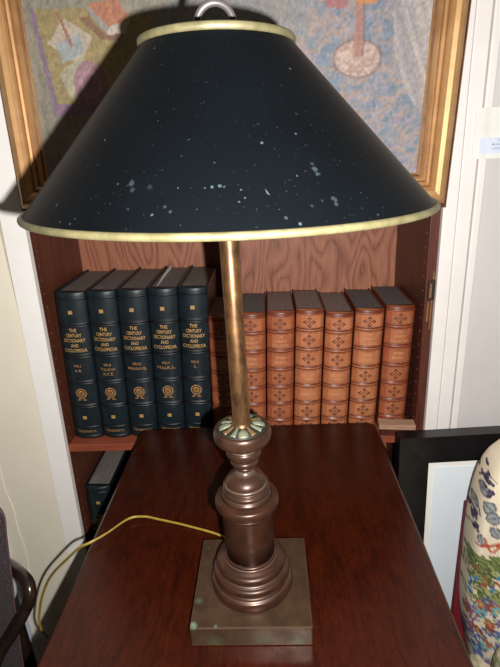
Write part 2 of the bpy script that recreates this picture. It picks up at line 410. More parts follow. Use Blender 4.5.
def tan_book(w, h, x, y, ry, rz, label, plan, lines, leather, panel_m, page):
    k = h/0.270
    bands = [(z*k, 0.0034, 0.0030) for z in tb_z]
    bands += [(h-0.0075, 0.0010, 0.0006), (0.006, 0.0010, 0.0006)]
    mats = dict(leather=leather, board=M['tan_dark'], band=M['tan_dark'], panel=panel_m, page=page)
    root, ys = book('leather_volume', label, 'tan leather volumes on the bookcase shelf', w-0.0012, h, 0.142, bands, 'tan', (x, y, SHZ+abs(w/2*sin(ry))+0.0004), ry, mats, rz)
    edges = [0.008] + tb_z + [0.263]
    sp = root_sp[root.name]; li = 0
    for s in range(7):                       # from the top section down
        zc = (edges[6-s]+edges[7-s])/2*k
        if plan[s] == 'o': to = MB(); quatrefoil(to, zc, ys); to.build('tooled_ornament', M['tooling'], sp)
        else:
            ls = lines[li]; li += 1; tx = MB()
            for j, (tt, wd) in enumerate(ls): stamp(tx, tt, 0.0078, wd, zc+(len(ls)-1)*0.0046-j*0.0092, ys)
            tx.build('gilt_title', M['gilt_tan'], sp)
    for b in tb_z:                           # fine fillet lines either side of each band
        for q in (-1, 1): to = MB(); rect2(to, -w*0.44, w*0.44, -0.0004, 0.0004, b*k+q*0.0058, ys); to.build('fillet_line', M['tooling'], sp)
    return root
T1 = [[('THE', .010), ('WORKS OF', .022), ('THACKERAY', .030)], [('VOL. I', .016), ('ESMOND', .026)]]
T1 = [[('THE', .008), ('WORKS OF', .022), ('COLLECTED', .030)], [('LETTERS', .020), ('ESSAYS', .022)]]
T2 = [[('HISTORY', .024), ('TALES', .018)], [('COLLECTED', .028)]]
te = [(-0.1320, -0.0785), (-0.0772, -0.0225), (-0.0212, 0.0325), (0.0340, 0.0875), (0.0893, 0.1425), (0.1445, 0.1985), (0.2040, 0.2580)]
th = [0.254, 0.2585, 0.260, 0.261, 0.253, 0.257, 0.261]
tr = [0.038, 0.038, 0.038, 0.038, 0.040, 0.042, 0.030]
tl = ['tan leather volume mostly hidden behind the brass lamp pole, beside the green books', 'tan leather volume just right of the brass lamp pole', 'tan leather volume third from the left, with its gilt title under a single ornament',
      'middle tan leather volume of the row, three ornaments above its titles, left of the shortest', 'shortest tan leather volume, third from the right end of its row', 'tan leather volume with slate grey page tops, second from the right end',
      'rightmost tan leather volume, beside the dark bookcase side']
plans = ['ottoooo', 'ottoooo', 'ottoooo', 'ooottoo', 'ooottoo', 'ottoooo', 'ottoooo']
lth = [M['tan_red'], M['tan_red'], M['tan_red'], M['tan_leather'], M['tan_leather'], M['tan_leather'], M['tan_red']]
pnl = [M['tan_leather'], M['tan_leather'], M['tan_leather'], M['tan_panel'], M['tan_panel'], M['tan_panel'], M['tan_leather']]
pg = [M['page_dark2'], M['page_grey'], M['page_dark2'], M['page_dark2'], M['page_dark2'], M['page_grey'], M['page_grey']]
for i in range(7):
    a, b = te[i]; w = b-a
    tan_book(w, th[i], (a+b)/2, 0.866, tr[i], 0.0, tl[i], plans[i], T2 if i in (3, 4) else T1, lth[i], pnl[i], pg[i])

wb = thing('wood_block', 'small pale wood block on the shelf edge below the rightmost tan book', 'block', (0.2360, 0.8435, 0.7060), (0, 0.02, -0.07))
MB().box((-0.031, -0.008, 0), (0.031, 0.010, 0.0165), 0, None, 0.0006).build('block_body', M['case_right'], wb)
MB().box((-0.035, -0.012, 0.0167), (0.035, 0.012, 0.0270), 0, None, 0.0008).build('block_cap', M['pale_wood'], wb)

# ---------------------------------------------------------------- table
tw = wood('polished_mahogany', (52, 16, 6), (84, 30, 12), (6, 1.6, 6), 5, 2.2, 0.24, 0.26, 0.43, 0.03, 0.55, (0, 0, 0.45))
tb = thing('side_table', 'dark polished mahogany table carrying the lamp', 'table', (-0.04, 0.46, 0))
x0, x1, y0, y1 = -0.2705, 0.1925, 0.09, 0.8225
def rrect(x0, x1, y0, y1, r, n=8):
    pts = []
    for cx, cy, a0 in ((x1-r, y1-r, 0), (x0+r, y1-r, pi/2), (x0+r, y0+r, pi), (x1-r, y0+r, 3*pi/2)):
        for k in range(n+1): a = a0+pi/2*k/n; pts.append((cx+r*cos(a), cy+r*sin(a)))
    return pts
prof = [(0.0, 0.0105), (0.0015, 0.0125), (0.004, 0.0105)]
rings = []
for ins, z in ((0.010, 0.728), (0.004, 0.729), (0.001, 0.733), (0.000, 0.738), (0.0008, 0.742), (0.0035, 0.7445), (0.0040, 0.7465), (0.0052, 0.749), (0.0075, 0.750)):
    rings.append([(px, py, z) for px, py in rrect(x0+ins, x1-ins, y0+ins, y1-ins, max(0.022-ins, 0.004))])
vs = [p for r in rings for p in r]; n = len(rings[0]); fs = []
for i in range(len(rings)-1):
    for k in range(n): q = (k+1) % n; fs.append((i*n+k, i*n+q, (i+1)*n+q, (i+1)*n+k))
fs.append(tuple(range((len(rings)-1)*n, len(rings)*n))); fs.append(tuple(reversed(range(n))))
def relt(o, base): o.location = -Vector(base); return o
tbase = (-0.04, 0.46, 0)
relt(meshobj('tabletop', vs, fs, tw, tb), tbase)
relt(MB().box((x0+0.025, y0+0.025, 0.65), (x1-0.025, y0+0.043, 0.7285)).box((x0+0.025, y1-0.043, 0.65), (x1-0.025, y1-0.025, 0.7285))
     .box((x0+0.025, y0+0.043, 0.65), (x0+0.043, y1-0.043, 0.7285)).box((x1-0.043, y0+0.043, 0.65), (x1-0.025, y1-0.043, 0.7285)).build('apron', tw, tb), tbase)
for cx_ in (x0+0.042, x1-0.042):
    for cy_ in (y0+0.042, y1-0.042):
        l = MB(); s = 0.017
        vv = [(cx_+a*q, cy_+b*q, z) for q, z in ((0.011, 0.0), (s, 0.65), (s, 0.7284)) for a, b in ((-1, -1), (1, -1), (1, 1), (-1, 1))]
        ff = [(3, 2, 1, 0), (8, 9, 10, 11)] + [(i*4+k, i*4+(k+1) % 4, i*4+4+(k+1) % 4, i*4+4+k) for i in range(2) for k in range(4)]
        l.add(vv, ff); relt(l.build('leg', tw, tb), tbase)

# ---------------------------------------------------------------- lamp
LX, LY = -0.0363, 0.4335
TZ = 0.7504
lamp = thing('table_lamp', 'brass and bronze column lamp with a black tole shade on the table', 'lamp', (LX, LY, 0.7504))
def bronze(name, a, b_, dust, rough, verd=False, metal=0.45):
    m, nt, b = new_mat(name)
    v = coords(nt); f = noise(nt, v, 45, 6, 0.65)
    r = ramp(nt, f, [(0.32, rgba(a)), (0.7, rgba(b_))])
    g = N(nt, 'ShaderNodeNewGeometry'); pr = ramp(nt, g.outputs['Pointiness'], [(0.44, (.9, .9, .9, 1)), (0.497, (0, 0, 0, 1))])
    mx = N(nt, 'ShaderNodeMix', data_type='RGBA'); nt.links.new(pr.outputs[0], mx.inputs[0])
    nt.links.new(r.outputs[0], mx.inputs[6]); mx.inputs[7].default_value = rgba(dust)
    pw = ramp(nt, g.outputs['Pointiness'], [(0.54, (0, 0, 0, 1)), (0.64, (.7, .7, .7, 1))]); me_ = N(nt, 'ShaderNodeMix', data_type='RGBA'); nt.links.new(pw.outputs[0], me_.inputs[0]); nt.links.new(mx.outputs[2], me_.inputs[6]); me_.inputs[7].default_value = rgba((150, 112, 84)); out = me_.outputs[2] if verd else mx.outputs[2]
    if verd:
        for (px, py, pz, rad, col, st) in verd:
            d = N(nt, 'ShaderNodeVectorMath', operation='DISTANCE'); d.inputs[1].default_value = (px, py, pz)
            nt.links.new(v, d.inputs[0])
            ad = N(nt, 'ShaderNodeMath', operation='MULTIPLY_ADD'); nt.links.new(noise(nt, v, 160, 3), ad.inputs[0]); ad.inputs[1].default_value = rad*1.6; nt.links.new(d.outputs['Value'], ad.inputs[2])
            q = ramp(nt, ad.outputs[0], [(0.0, (0, 0, 0, 1)), (1.0, (0, 0, 0, 1))]); e = q.color_ramp.elements
            e[0].position = rad*1.0; e[0].color = (st, st, st, 1); e[1].position = rad*1.9
            m2 = N(nt, 'ShaderNodeMix', data_type='RGBA'); nt.links.new(q.outputs[0], m2.inputs[0]); nt.links.new(out, m2.inputs[6]); m2.inputs[7].default_value = rgba(col); out = m2.outputs[2]
    nt.links.new(out, b.inputs['Base Color'])
    b.inputs['Metallic'].default_value = metal
    rr = ramp(nt, f, [(0.3, (rough+0.12,)*3+(1,)), (0.7, (rough-0.05,)*3+(1,))]); nt.links.new(rr.outputs[0], b.inputs['Roughness'])
    bump(nt, b, noise(nt, v, 220, 4), 0.08, 0.0004)
    return m
vg = (128, 158, 136)
M['base_plate'] = bronze('worn_olive_bronze', (58, 42, 30), (84, 64, 48), (70, 62, 52), 0.32,
                         [(-0.0625, -0.0595, 0.0268, 0.0034, vg, 0.9), (-0.0600, -0.030, 0.027, 0.0026, (98, 122, 104), 0.8), (-0.038, -0.061, 0.027, 0.0012, vg, 0.8), (-0.04, -0.0634, 0.006, 0.010, (84, 92, 68), 0.6), (0.01, -0.0634, 0.008, 0.012, (80, 80, 60), 0.6), (0.05, -0.0634, 0.006, 0.009, (84, 90, 66), 0.6), (-0.058, 0.048, 0.027, 0.002, (120, 110, 96), 0.7)])
M['column'] = bronze('brown_copper', (44, 27, 19), (76, 46, 32), (112, 100, 88), 0.32, metal=0.45)
M['neck'] = bronze('grey_brown_copper', (50, 33, 25), (80, 54, 40), (116, 104, 92), 0.30, metal=0.45)
PL = 0.0266
rp = [(h, ) for h in ()]
bp = MB(); n = None; rings = []
for ins, z in ((0.0012, 0.0), (0.0, 0.001), (0.0, 0.0026), (0.0, 0.006), (0.0, PL-0.006), (0.0, PL-0.0022), (0.0, PL-0.0012), (0.0005, PL-0.0003), (0.0014, PL), (0.003, PL), (0.008, PL)):
    rings.append([(px, py, z) for px, py in rrect(-0.0660+ins, 0.0656-ins, -0.0634+ins, 0.0636-ins, 0.0015+0.0*ins, 3)])
vs = [p for r in rings for p in r]; n = len(rings[0]); fs = []
for i in range(len(rings)-1):
    for k in range(n): q = (k+1) % n; fs.append((i*n+k, i*n+q, (i+1)*n+q, (i+1)*n+k))
fs.append(tuple(range((len(rings)-1)*n, len(rings)*n))); fs.append(tuple(reversed(range(n))))
meshobj('base_plate', vs, fs, M['base_plate'], lamp)
def arc(c, r, a0, a1, n=7): return [(c[0]+r[0]*cos(a0+(a1-a0)*k/n), c[1]+r[1]*sin(a0+(a1-a0)*k/n)) for k in range(n+1)]
z0 = TZ
def P_(lst): return [(r, z-z0) for r, z in lst]
h = pi/2
foot = [(0.0001, 0.7771), (0.0462, 0.7771), (0.0470, 0.7780), (0.0474, 0.7800), (0.0475, 0.7850), (0.0470, 0.7878), (0.0458, 0.7892), (0.0444, 0.7897), (0.0434, 0.7910), (0.0428, 0.7930)]
foot += arc((0.0402, 0.7985), (0.0040, 0.0048), -h, h) + [(0.0394, 0.8036), (0.0388, 0.8044)]
foot += arc((0.0348, 0.8100), (0.0048, 0.0056), -h*0.9, h) + [(0.0336, 0.8162), (0.0318, 0.8176), (0.0300, 0.8185)]
foot += arc((0.0284, 0.8210), (0.0016, 0.0021), -h, h) + [(0.0278, 0.8236), (0.0001, 0.8236)]
MB().lathe(P_(foot), 96).build('foot_ring', M['column'], lamp)
colm = [(0.0001, 0.8237), (0.0279, 0.8237), (0.0280, 0.8500), (0.0280, 0.8790), (0.0286, 0.8805)] + arc((0.0286, 0.8835), (0.0018, 0.0022), -h, h) + [(0.0292, 0.8862), (0.0318, 0.8872)]
colm += arc((0.0322, 0.8935), (0.0030, 0.0058), -h, h, 12) + [(0.0300, 0.9002), (0.0280, 0.9012), (0.0001, 0.9012)]
MB().lathe(P_(colm), 96).build('column', M['column'], lamp)
up_ = [(0.0001, 0.9013), (0.0278, 0.9013), (0.0262, 0.9030), (0.0252, 0.9050)] + arc((0.0238, 0.9085), (0.0022, 0.0030), -h, h) + [(0.0235, 0.9118)] + arc((0.0228, 0.9140), (0.0022, 0.0018), -h, h)
up_ += [(0.0219, 0.9162), (0.0217, 0.9185), (0.0210, 0.9210), (0.0192, 0.9238), (0.0160, 0.9262), (0.0124, 0.9282), (0.0094, 0.9300), (0.0078, 0.9320), (0.0076, 0.9335)]
up_ += arc((0.0086, 0.9362), (0.0018, 0.0022), -h, h) + [(0.0094, 0.9388), (0.0112, 0.9402)] + arc((0.0124, 0.9440), (0.0026, 0.0036), -h, h) + [(0.0120, 0.9480), (0.0132, 0.9496)]
up_ += arc((0.0158, 0.9555), (0.0030, 0.0054), -h, h) + [(0.0160, 0.9612), (0.0190, 0.9640), (0.0228, 0.9670)] + arc((0.0268, 0.9775), (0.0036, 0.0075), -h*0.9, h, 12) + [(0.0256, 0.9846), (0.0248, 0.9838), (0.0001, 0.9836)]
MB().lathe(P_(up_), 96).build('baluster', M['neck'], lamp)
# rosette of leaves round the pole
M['pewter'] = bronze('pale_verdigris_pewter', (80, 84, 70), (116, 120, 98), (30, 28, 22), 0.5, metal=0.2)
M['rosette_dark'] = mottled('dark_rosette_disc', (18, 14, 10), (30, 24, 18), 80, 0.6)  # near-black colour for the disc behind the leaves
rs = MB(); rs.lathe([(0.0001, 0.9838-z0), (0.0246, 0.9838-z0), (0.0246, 0.9844-z0), (0.0150, 0.9866-z0), (0.0112, 0.9884-z0), (0.0001, 0.9884-z0)], 48, 0)
rpl = rs.build('rosette', M['rosette_dark'], lamp)
rf = MB(); RM = [M['pewter'], mottled('rosette_bronze', (84, 66, 40), (112, 90, 56), 60, 0.45, 0.3)]; rf.lathe([(0.0236, 0.9844-z0), (0.0247, 0.9858-z0), (0.0258, 0.9848-z0), (0.0247, 0.9840-z0)], 64, 0, None, True); rf.build('rosette_ring', M['pewter'], rpl)
for k in range(12):
    a = 2*pi*k/12+0.13; big = k % 3 == 0
    Mx = Matrix.Rotation(a, 4, 'Z')
    vv = []; nr = 7
    for i in range(nr):
        t = i/(nr-1); r = 0.0104+t*(0.0132 if big else 0.0122)
        wv = (0.0018+0.0034*sin(pi*min(1, t*0.75))) if big else (0.0016+0.0017*t)
        z = 0.9882-z0 - t*0.0026 + (0.0018*sin(pi*t) if big else 0.0008)
        vv += [(r, -wv, z-0.0008), (r, -wv*0.4, z+0.0004), (r, wv*0.4, z+0.0004), (r, wv, z-0.0008)]
    ff = [(i*4+j, (i+1)*4+j, (i+1)*4+j+1, i*4+j+1) for i in range(nr-1) for j in range(3)]
    vb = [(x, y, z-0.0012) for x, y, z in vv]; nb = len(vv)
    ff2 = [tuple(q+nb for q in reversed(f)) for f in ff]
    side = [(i*4, i*4+nb, (i+1)*4+nb, (i+1)*4) for i in range(nr-1)] + [(i*4+3, (i+1)*4+3, (i+1)*4+3+nb, i*4+3+nb) for i in range(nr-1)]
    tip = [((nr-1)*4+j, (nr-1)*4+j+nb, (nr-1)*4+j+1+nb, (nr-1)*4+j+1) for j in range(3)]
    MB().add(vv+vb, ff+ff2+side+tip, 0, Mx, True).build('leaf', RM[0 if big or k % 3 == 2 else 1], rpl)
# pole
def polemat():
    m, nt, b = new_mat('aged_brass_pole')
    v = coords(nt, (1, 1, 0.35)); f = noise(nt, v, 90, 8, 0.7); f2 = noise(nt, coords(nt), 14, 4)
    r = ramp(nt, f, [(0.35, rgba((62, 42, 26))), (0.58, rgba((108, 76, 44))), (0.75, rgba((150, 114, 72)))])
    nt.links.new(r.outputs[0], b.inputs['Base Color']); b.inputs['Metallic'].default_value = 0.65
    rr = ramp(nt, f2, [(0.3, (0.26,)*3+(1,)), (0.7, (0.5,)*3+(1,))]); nt.links.new(rr.outputs[0], b.inputs['Roughness'])
    bump(nt, b, f, 0.1, 0.0004); return m
M['pole'] = polemat()
ZT_ = 1.3285
MB().lathe(P_([(0.0001, 0.9870), (0.0108, 0.9870), (0.0108, 0.9892), (0.0095, 0.9900), (0.0091, 0.9925), (0.0090, 1.20), (0.0088, 1.2005), (0.0088, ZT_), (0.0060, ZT_+0.002), (0.0060, ZT_+0.007), (0.0001, ZT_+0.007)]), 48).build('pole', M['pole'], lamp)
# shade
SX = 0.0022
def shademat():
    m, nt, b = new_mat('black_tole_paint')
    v = coords(nt); out = None
    f = noise(nt, v, 9, 5, 0.6)
    r = ramp(nt, f, [(0.3, rgba((14, 21, 26), 0.17)), (0.75, rgba((22, 32, 40), 0.17))]); out = r.outputs[0]
    # fine dust specks
    f2 = noise(nt, v, 420, 2, 0.5); sp = ramp(nt, f2, [(0.70, (0, 0, 0, 1)), (0.77, (0.38, 0.38, 0.38, 1))])
    mx = N(nt, 'ShaderNodeMix', data_type='RGBA'); nt.links.new(sp.outputs[0], mx.inputs[0]); nt.links.new(out, mx.inputs[6]); mx.inputs[7].default_value = rgba((84, 96, 100), 0.5); out = mx.outputs[2]
    f3 = noise(nt, v, 120, 1, 0.5); sp = ramp(nt, f3, [(0.80, (0, 0, 0, 1)), (0.82, (0.5, 0.5, 0.5, 1))])
    mx = N(nt, 'ShaderNodeMix', data_type='RGBA'); nt.links.new(sp.outputs[0], mx.inputs[0]); nt.links.new(out, mx.inputs[6]); mx.inputs[7].default_value = rgba((150, 160, 160), 0.5); out = mx.outputs[2]
    # chips and rubbed patches
    SM = [((-0.0438, -0.1359, 0.4859), 0.0026, 0.35), ((-0.0427, -0.1399, 0.4822), 0.002, 0.25), ((-0.032, -0.142, 0.4829), 0.002, 0.12), ((-0.0531, -0.1328, 0.4856), 0.0012, 0.5), ((0.0047, -0.1465, 0.4818), 0.0011, 0.9), ((0.0093, -0.1461, 0.4821), 0.0013, 0.7), ((0.0007, -0.1469, 0.4815), 0.0008, 0.5), ((0.0116, -0.1464, 0.4814), 0.0008, 0.5), ((0.0636, -0.1234, 0.4905), 0.0018, 0.35), ((0.0652, -0.1255, 0.4876), 0.0024, 0.45), ((0.0668, -0.1276, 0.4847), 0.0022, 0.5), ((0.0757, -0.1373, 0.4707), 0.0026, 0.35), ((0.076, -0.1399, 0.4681), 0.0018, 0.3), ((0.0614, -0.1466, 0.4684), 0.0014, 0.25), ((0.0676, -0.1418, 0.4704), 0.0014, 0.18), ((0.046, -0.1566, 0.4636), 0.0014, 0.4), ((0.0341, -0.1219, 0.5039), 0.0013, 0.9), ((0.0552, -0.1097, 0.5081), 0.0008, 0.8), ((0.0539, -0.1337, 0.4846), 0.0008, 0.8), ((0.0536, -0.1575, 0.4601), 0.0012, 0.9), ((-0.0296, -0.1554, 0.469), 0.0008, 0.9), ((-0.0221, -0.1532, 0.4728), 0.0014, 0.3), ((-0.019, -0.1559, 0.4702), 0.0012, 0.3), ((-0.0677, -0.0983, 0.5117), 0.0008, 0.8), ((-0.0994, -0.1168, 0.4741), 0.0014, 0.45), ((-0.0842, -0.1387, 0.4644), 0.0012, 0.5), ((-0.081, -0.1378, 0.4671), 0.001, 0.5), ((-0.0929, -0.1322, 0.4651), 0.001, 0.4), ((0.0212, -0.1473, 0.4794), 0.0008, 0.8), ((0.0234, -0.1508, 0.4752), 0.0007, 0.7), ((0.02, -0.153, 0.4733), 0.0007, 0.6), ((-0.015, -0.1454, 0.4822), 0.0006, 0.8), ((0.1023, -0.1321, 0.4594), 0.001, 0.5)]
    wv = N(nt, 'ShaderNodeTexNoise'); wv.inputs['Scale'].default_value = 260; nt.links.new(v, wv.inputs['Vector'])
    for (px, py, pz), rad, st in SM:
        rad *= 0.85; st *= 0.42
        d = N(nt, 'ShaderNodeVectorMath', operation='DISTANCE'); d.inputs[1].default_value = (px, py, pz); nt.links.new(v, d.inputs[0])
        ad = N(nt, 'ShaderNodeMath', operation='MULTIPLY_ADD'); nt.links.new(wv.outputs['Fac'], ad.inputs[0]); ad.inputs[1].default_value = rad*2.2; nt.links.new(d.outputs['Value'], ad.inputs[2])
        mr = N(nt, 'ShaderNodeMapRange'); mr.inputs[1].default_value = rad*1.6; mr.inputs[2].default_value = rad*2.2; mr.inputs[3].default_value = st; mr.inputs[4].default_value = 0
        nt.links.new(ad.outputs[0], mr.inputs[0])
        mx = N(nt, 'ShaderNodeMix', data_type='RGBA'); nt.links.new(mr.outputs[0], mx.inputs[0]); nt.links.new(out, mx.inputs[6]); mx.inputs[7].default_value = rgba((120, 140, 152), 0.55); out = mx.outputs[2]
    nt.links.new(out, b.inputs['Base Color']); b.inputs['Roughness'].default_value = 0.62
    b.inputs['Specular IOR Level'].default_value = 0.07
    b.inputs['Sheen Weight'].default_value = 0.012; b.inputs['Sheen Roughness'].default_value = 0.35; b.inputs['Sheen Tint'].default_value = (1, 0.82, 0.66, 1)
    bump(nt, b, noise(nt, v, 60, 4), 0.05, 0.0005)
    return m
M['tole'] = shademat()
M['brass_rim'] = mottled('worn_pale_brass', (122, 114, 78), (152, 144, 104), 70, 0.5, 0.15, 0.5, stretch=(1, 1, 1))
RB, RT, ZB, ZT = 0.1682, 0.0592, 1.2085, 1.3285
def lean(o):
    for v in o.data.vertices:
        t = (v.co.z-(ZB-z0))/(ZT-ZB)
        v.co.z -= 0.0235*v.co.x; v.co.x += 0.0039-0.0026*t
    return o
sh = MB(); th_ = 0.0012
prof = [(RB+(RT-RB)*q_, ZB+(ZT-ZB)*q_) for q_ in (0, 0.002, 0.01, 0.2, 0.4, 0.6, 0.8, 0.99, 0.998, 1)] + [(RT-th_, ZT-0.0006)] + [(RB-th_+(RT-RB)*q_, ZB-0.0006+(ZT-ZB)*q_) for q_ in (0.998, 0.99, 0.6, 0.3, 0.01, 0.002, 0)]
sh.lathe(P_(prof), 128, 0, None, True)
so = lean(sh.build('lamp_shade', M['tole'], lamp))
for p in so.data.polygons: p.use_smooth = True
bm = MB(); bm.lathe(P_(arc((RB+0.0002, ZB-0.0010), (0.0026, 0.0026), 0, 2*pi*11/12, 11)), 128, 0, None, True); o = lean(bm.build('bottom_rim', M['brass_rim'], lamp)); o['label'] = 'pale brass rolled rim'
bm = MB(); bm.lathe(P_([(RT+0.0006, ZT-0.0010), (RT+0.0022, ZT+0.0002), (RT+0.0022, ZT+0.0034), (RT+0.0010, ZT+0.0046), (RT-0.0010, ZT+0.0042), (RT-0.0012, ZT-0.0008)]), 96, 0, None, True); o = lean(bm.build('top_rim', M['brass_rim'], lamp)); o['label'] = 'pale brass collar'
sp = MB()
for k in range(3):
    a = 2*pi*k/3+0.5
    sp.tube([(0.004*cos(a), 0.004*sin(a), ZT+0.004-z0), ((RT-0.0006)*cos(a)+0.0016, (RT-0.0006)*sin(a), ZT+0.001-0.0235*RT*cos(a)-z0)], 0.0016, 8)
sp.lathe([(0.0001, ZT+0.001-z0), (0.0095, ZT+0.001-z0), (0.0095, ZT+0.007-z0), (0.0001, ZT+0.007-z0)], 24)
sp.build('shade_spider', M['neck'], lamp)
# finial loop
lp = MB(); R_ = 0.0143; pts = []; zl = ZT+0.0085-z0
for k in range(25):
    a = pi*k/24; pts.append((R_*cos(a)+0.001, 0, zl+0.006+0.0145*sin(a)))
pts = [(R_+0.002, 0, zl)] + pts + [(-R_, 0, zl)]
lp.tube(pts, 0.0028, 12)
lp.lathe([(0.0001, zl-0.0012), (0.0180, zl-0.0012), (0.0180, zl+0.0010), (0.0001, zl+0.0010)], 24)
lp.build('finial_loop', mottled('grey_pewter', (104, 98, 96), (134, 128, 124), 60, 0.4, 0.5, 0.6), lamp)
# cord, part of the lamp
cpts = [(-0.066, 0.4985, 0.7524), (-0.080, 0.526, 0.7526), (-0.130, 0.5475, 0.7528), (-0.178, 0.5615, 0.7545), (-0.200, 0.565, 0.7570), (-0.222, 0.5600, 0.7580), (-0.246, 0.530, 0.7590), (-0.264, 0.515, 0.7580), (-0.2800, 0.515, 0.7495), (-0.3151, 0.535, 0.7076), (-0.3533, 0.560, 0.6587), (-0.3789, 0.575, 0.6200), (-0.4003, 0.585, 0.5785), (-0.4152, 0.590, 0.5387), (-0.4224, 0.592, 0.5100), (-0.4200, 0.594, 0.4830), (-0.400, 0.60, 0.44), (-0.34, 0.62, 0.36), (-0.31, 0.63, 0.20), (-0.36, 0.62, 0.06), (-0.40, 0.66, 0.004), (-0.48, 0.74, 0.003)]
cm = MB(); sc = spline([(x-LX, y-LY, z-0.7504) for x, y, z in cpts], 8)
for s in (-1, 1):
    pp = []
    for i, p in enumerate(sc):
        t = (sc[min(i+1, len(sc)-1)]-sc[max(i-1, 0)]).normalized(); sd = t.cross(Vector((0, 1, 0.3))).normalized()
        pp.append(p+sd*0.00095*s)
    cm.tube(pp, 0.00115, 8)
o = cm.build('power_cord', mottled('yellowed_cord', (168, 138, 48), (196, 166, 72), 90, 0.35, 0, 0.62), lamp); o['label'] = 'yellow twin power cord'

# ---------------------------------------------------------------- framed painting
PW, PH, FR, FD = 0.6915, 0.56, 0.0535, 0.036
ptg = thing('framed_painting', 'still life painting in a wide gilt frame hanging behind the lampshade', 'painting', (-0.4147, 0.8335, 1.1747), (0, 0.0396, 0)); ptg.scale = (1.02, 1.0, 1.02)
def gold():
    m, nt, b = new_mat('burnished_gilt')
    v = coords(nt); f = noise(nt, v, 14, 6, 0.6)
    r = ramp(nt, f, [(0.25, rgba((164, 118, 72))), (0.55, rgba((198, 154, 104))), (0.8, rgba((218, 180, 132)))])
    nt.links.new(r.outputs[0], b.inputs['Base Color']); b.inputs['Metallic'].default_value = 0.45; b.inputs['Roughness'].default_value = 0.5
    bump(nt, b, noise(nt, v, 120, 4), 0.06, 0.0006); return m
M['gold'] = gold(); M['gold_dark'] = mottled('brown_gilt_edge', (84, 48, 24), (120, 74, 40), 50, 0.5, 0.3)
# profile: (inset from outer edge, depth toward viewer, material)
fp = [(0.0, 0.0, 1), (0.0, 0.010, 1), (0.0035, 0.017, 1), (0.0065, 0.018, 1), (0.0075, 0.021, 0), (0.0100, 0.0285, 0), (0.0150, 0.0335, 0), (0.0210, 0.0350, 0), (0.0275, 0.0335, 0), (0.0320, 0.0290, 0), (0.0340, 0.0250, 1),
      (0.0350, 0.0262, 0), (0.0375, 0.0285, 0), (0.0405, 0.0265, 0), (0.0412, 0.0230, 1), (0.0425, 0.0225, 0), (0.0455, 0.0235, 0), (0.0480, 0.0200, 0), (0.0490, 0.0165, 1), (0.0515, 0.0155, 0), (0.0535, 0.0120, 0), (0.0535, 0.0, 1)]
vs = []; fs = []; fm = []
for ins, dp, mi in fp:
    for cx_, cz_ in ((ins, ins), (PW-ins, ins), (PW-ins, PH-ins), (ins, PH-ins)): vs.append((cx_, -dp, cz_))
n = len(fp)
for i in range(n):
    j = (i+1) % n
    for k in range(4): q = (k+1) % 4; fs.append((i*4+k, i*4+q, j*4+q, j*4+k)); fm.append(fp[i][2] if i < n-1 else 1)
fo = meshobj('frame', vs, fs, [M['gold'], M['gold_dark']], ptg, False, fm); fo['label'] = 'wide gilt moulded frame'
# canvas painted through a colour attribute
step = 0.0018
gx_ = np.arange(FR-0.002, PW-FR+0.003, step); gz_ = np.arange(FR-0.002, PH-FR+0.003, step)
Xg, Zg = np.meshgrid(gx_, gz_)
def smooth_noise(X, Z, sx, sz, seed, octs=3):
    r = np.random.default_rng(seed); out = np.zeros_like(X); amp = 1; tot = 0
    for o_ in range(octs):
        G = r.random((160, 160)); u = (X/sx*(2**o_)) % 159; w_ = (Z/sz*(2**o_)) % 159
        i = np.floor(u).astype(int); j = np.floor(w_).astype(int); fu = u-i; fw = w_-j; fu = fu*fu*(3-2*fu); fw = fw*fw*(3-2*fw)
        i2 = (i+1) % 160; j2 = (j+1) % 160
        out += amp*((G[i, j]*(1-fu)+G[i2, j]*fu)*(1-fw)+(G[i, j2]*(1-fu)+G[i2, j2]*fu)*fw); tot += amp; amp *= 0.55
    return out/tot
def L3(c): return np.array(lin(c))
def inpoly(X, Z, poly):
    c = np.zeros(X.shape, bool); n = len(poly)
    for i in range(n):
        xa, za = poly[i]; xb, zb = poly[(i+1) % n]
        cond = ((za > Z) != (zb > Z)) & (X < (xb-xa)*(Z-za)/((zb-za) if zb != za else 1e-9)+xa)
        c ^= cond
    return c
def mixc(C, mask, col, a=1.0):
    C[mask] = C[mask]*(1-a) + L3(col)*a
jx = (smooth_noise(Xg, Zg, .012, .012, 11)-.5)*.0035; jz = (smooth_noise(Xg, Zg, .012, .012, 12)-.5)*.0035
X_, Z_ = Xg+jx, Zg+jz
C = np.zeros(Xg.shape+(3,))
tt = np.clip((Xg-0.20)/0.25, 0, 1)[..., None]
st1 = smooth_noise(Xg+Zg*0.15, Zg, .006, .035, 1)[..., None]; st2 = smooth_noise(Xg-Zg*0.7, Zg+Xg*.4, .009, .014, 2)[..., None]; st3 = smooth_noise(Xg, Zg, .012, .008, 3)[..., None]
leftc = L3((92, 96, 84))*(1-st1)*1.0 + L3((150, 142, 122))*st1
blue = L3((96, 122, 142)); tan = L3((166, 140, 124)); 
a_ = np.clip((st2-.36)*3.4, 0, 1); b_ = np.clip((st3-.46)*3.6, 0, 1)
rightc = blue*(1-a_)+L3((138, 136, 148))*a_; rightc = rightc*(1-b_*.75)+tan*b_*.75
mid = L3((112, 122, 118))*(1-st1)+L3((146, 140, 134))*st1
C = leftc*(1-tt)+rightc*tt
mm = np.clip(1-np.abs(Xg-0.42)/0.07, 0, 1)[..., None]*np.clip((Zg-0.20)/0.06, 0, 1)[..., None]; C = C*(1-mm)+mid*mm
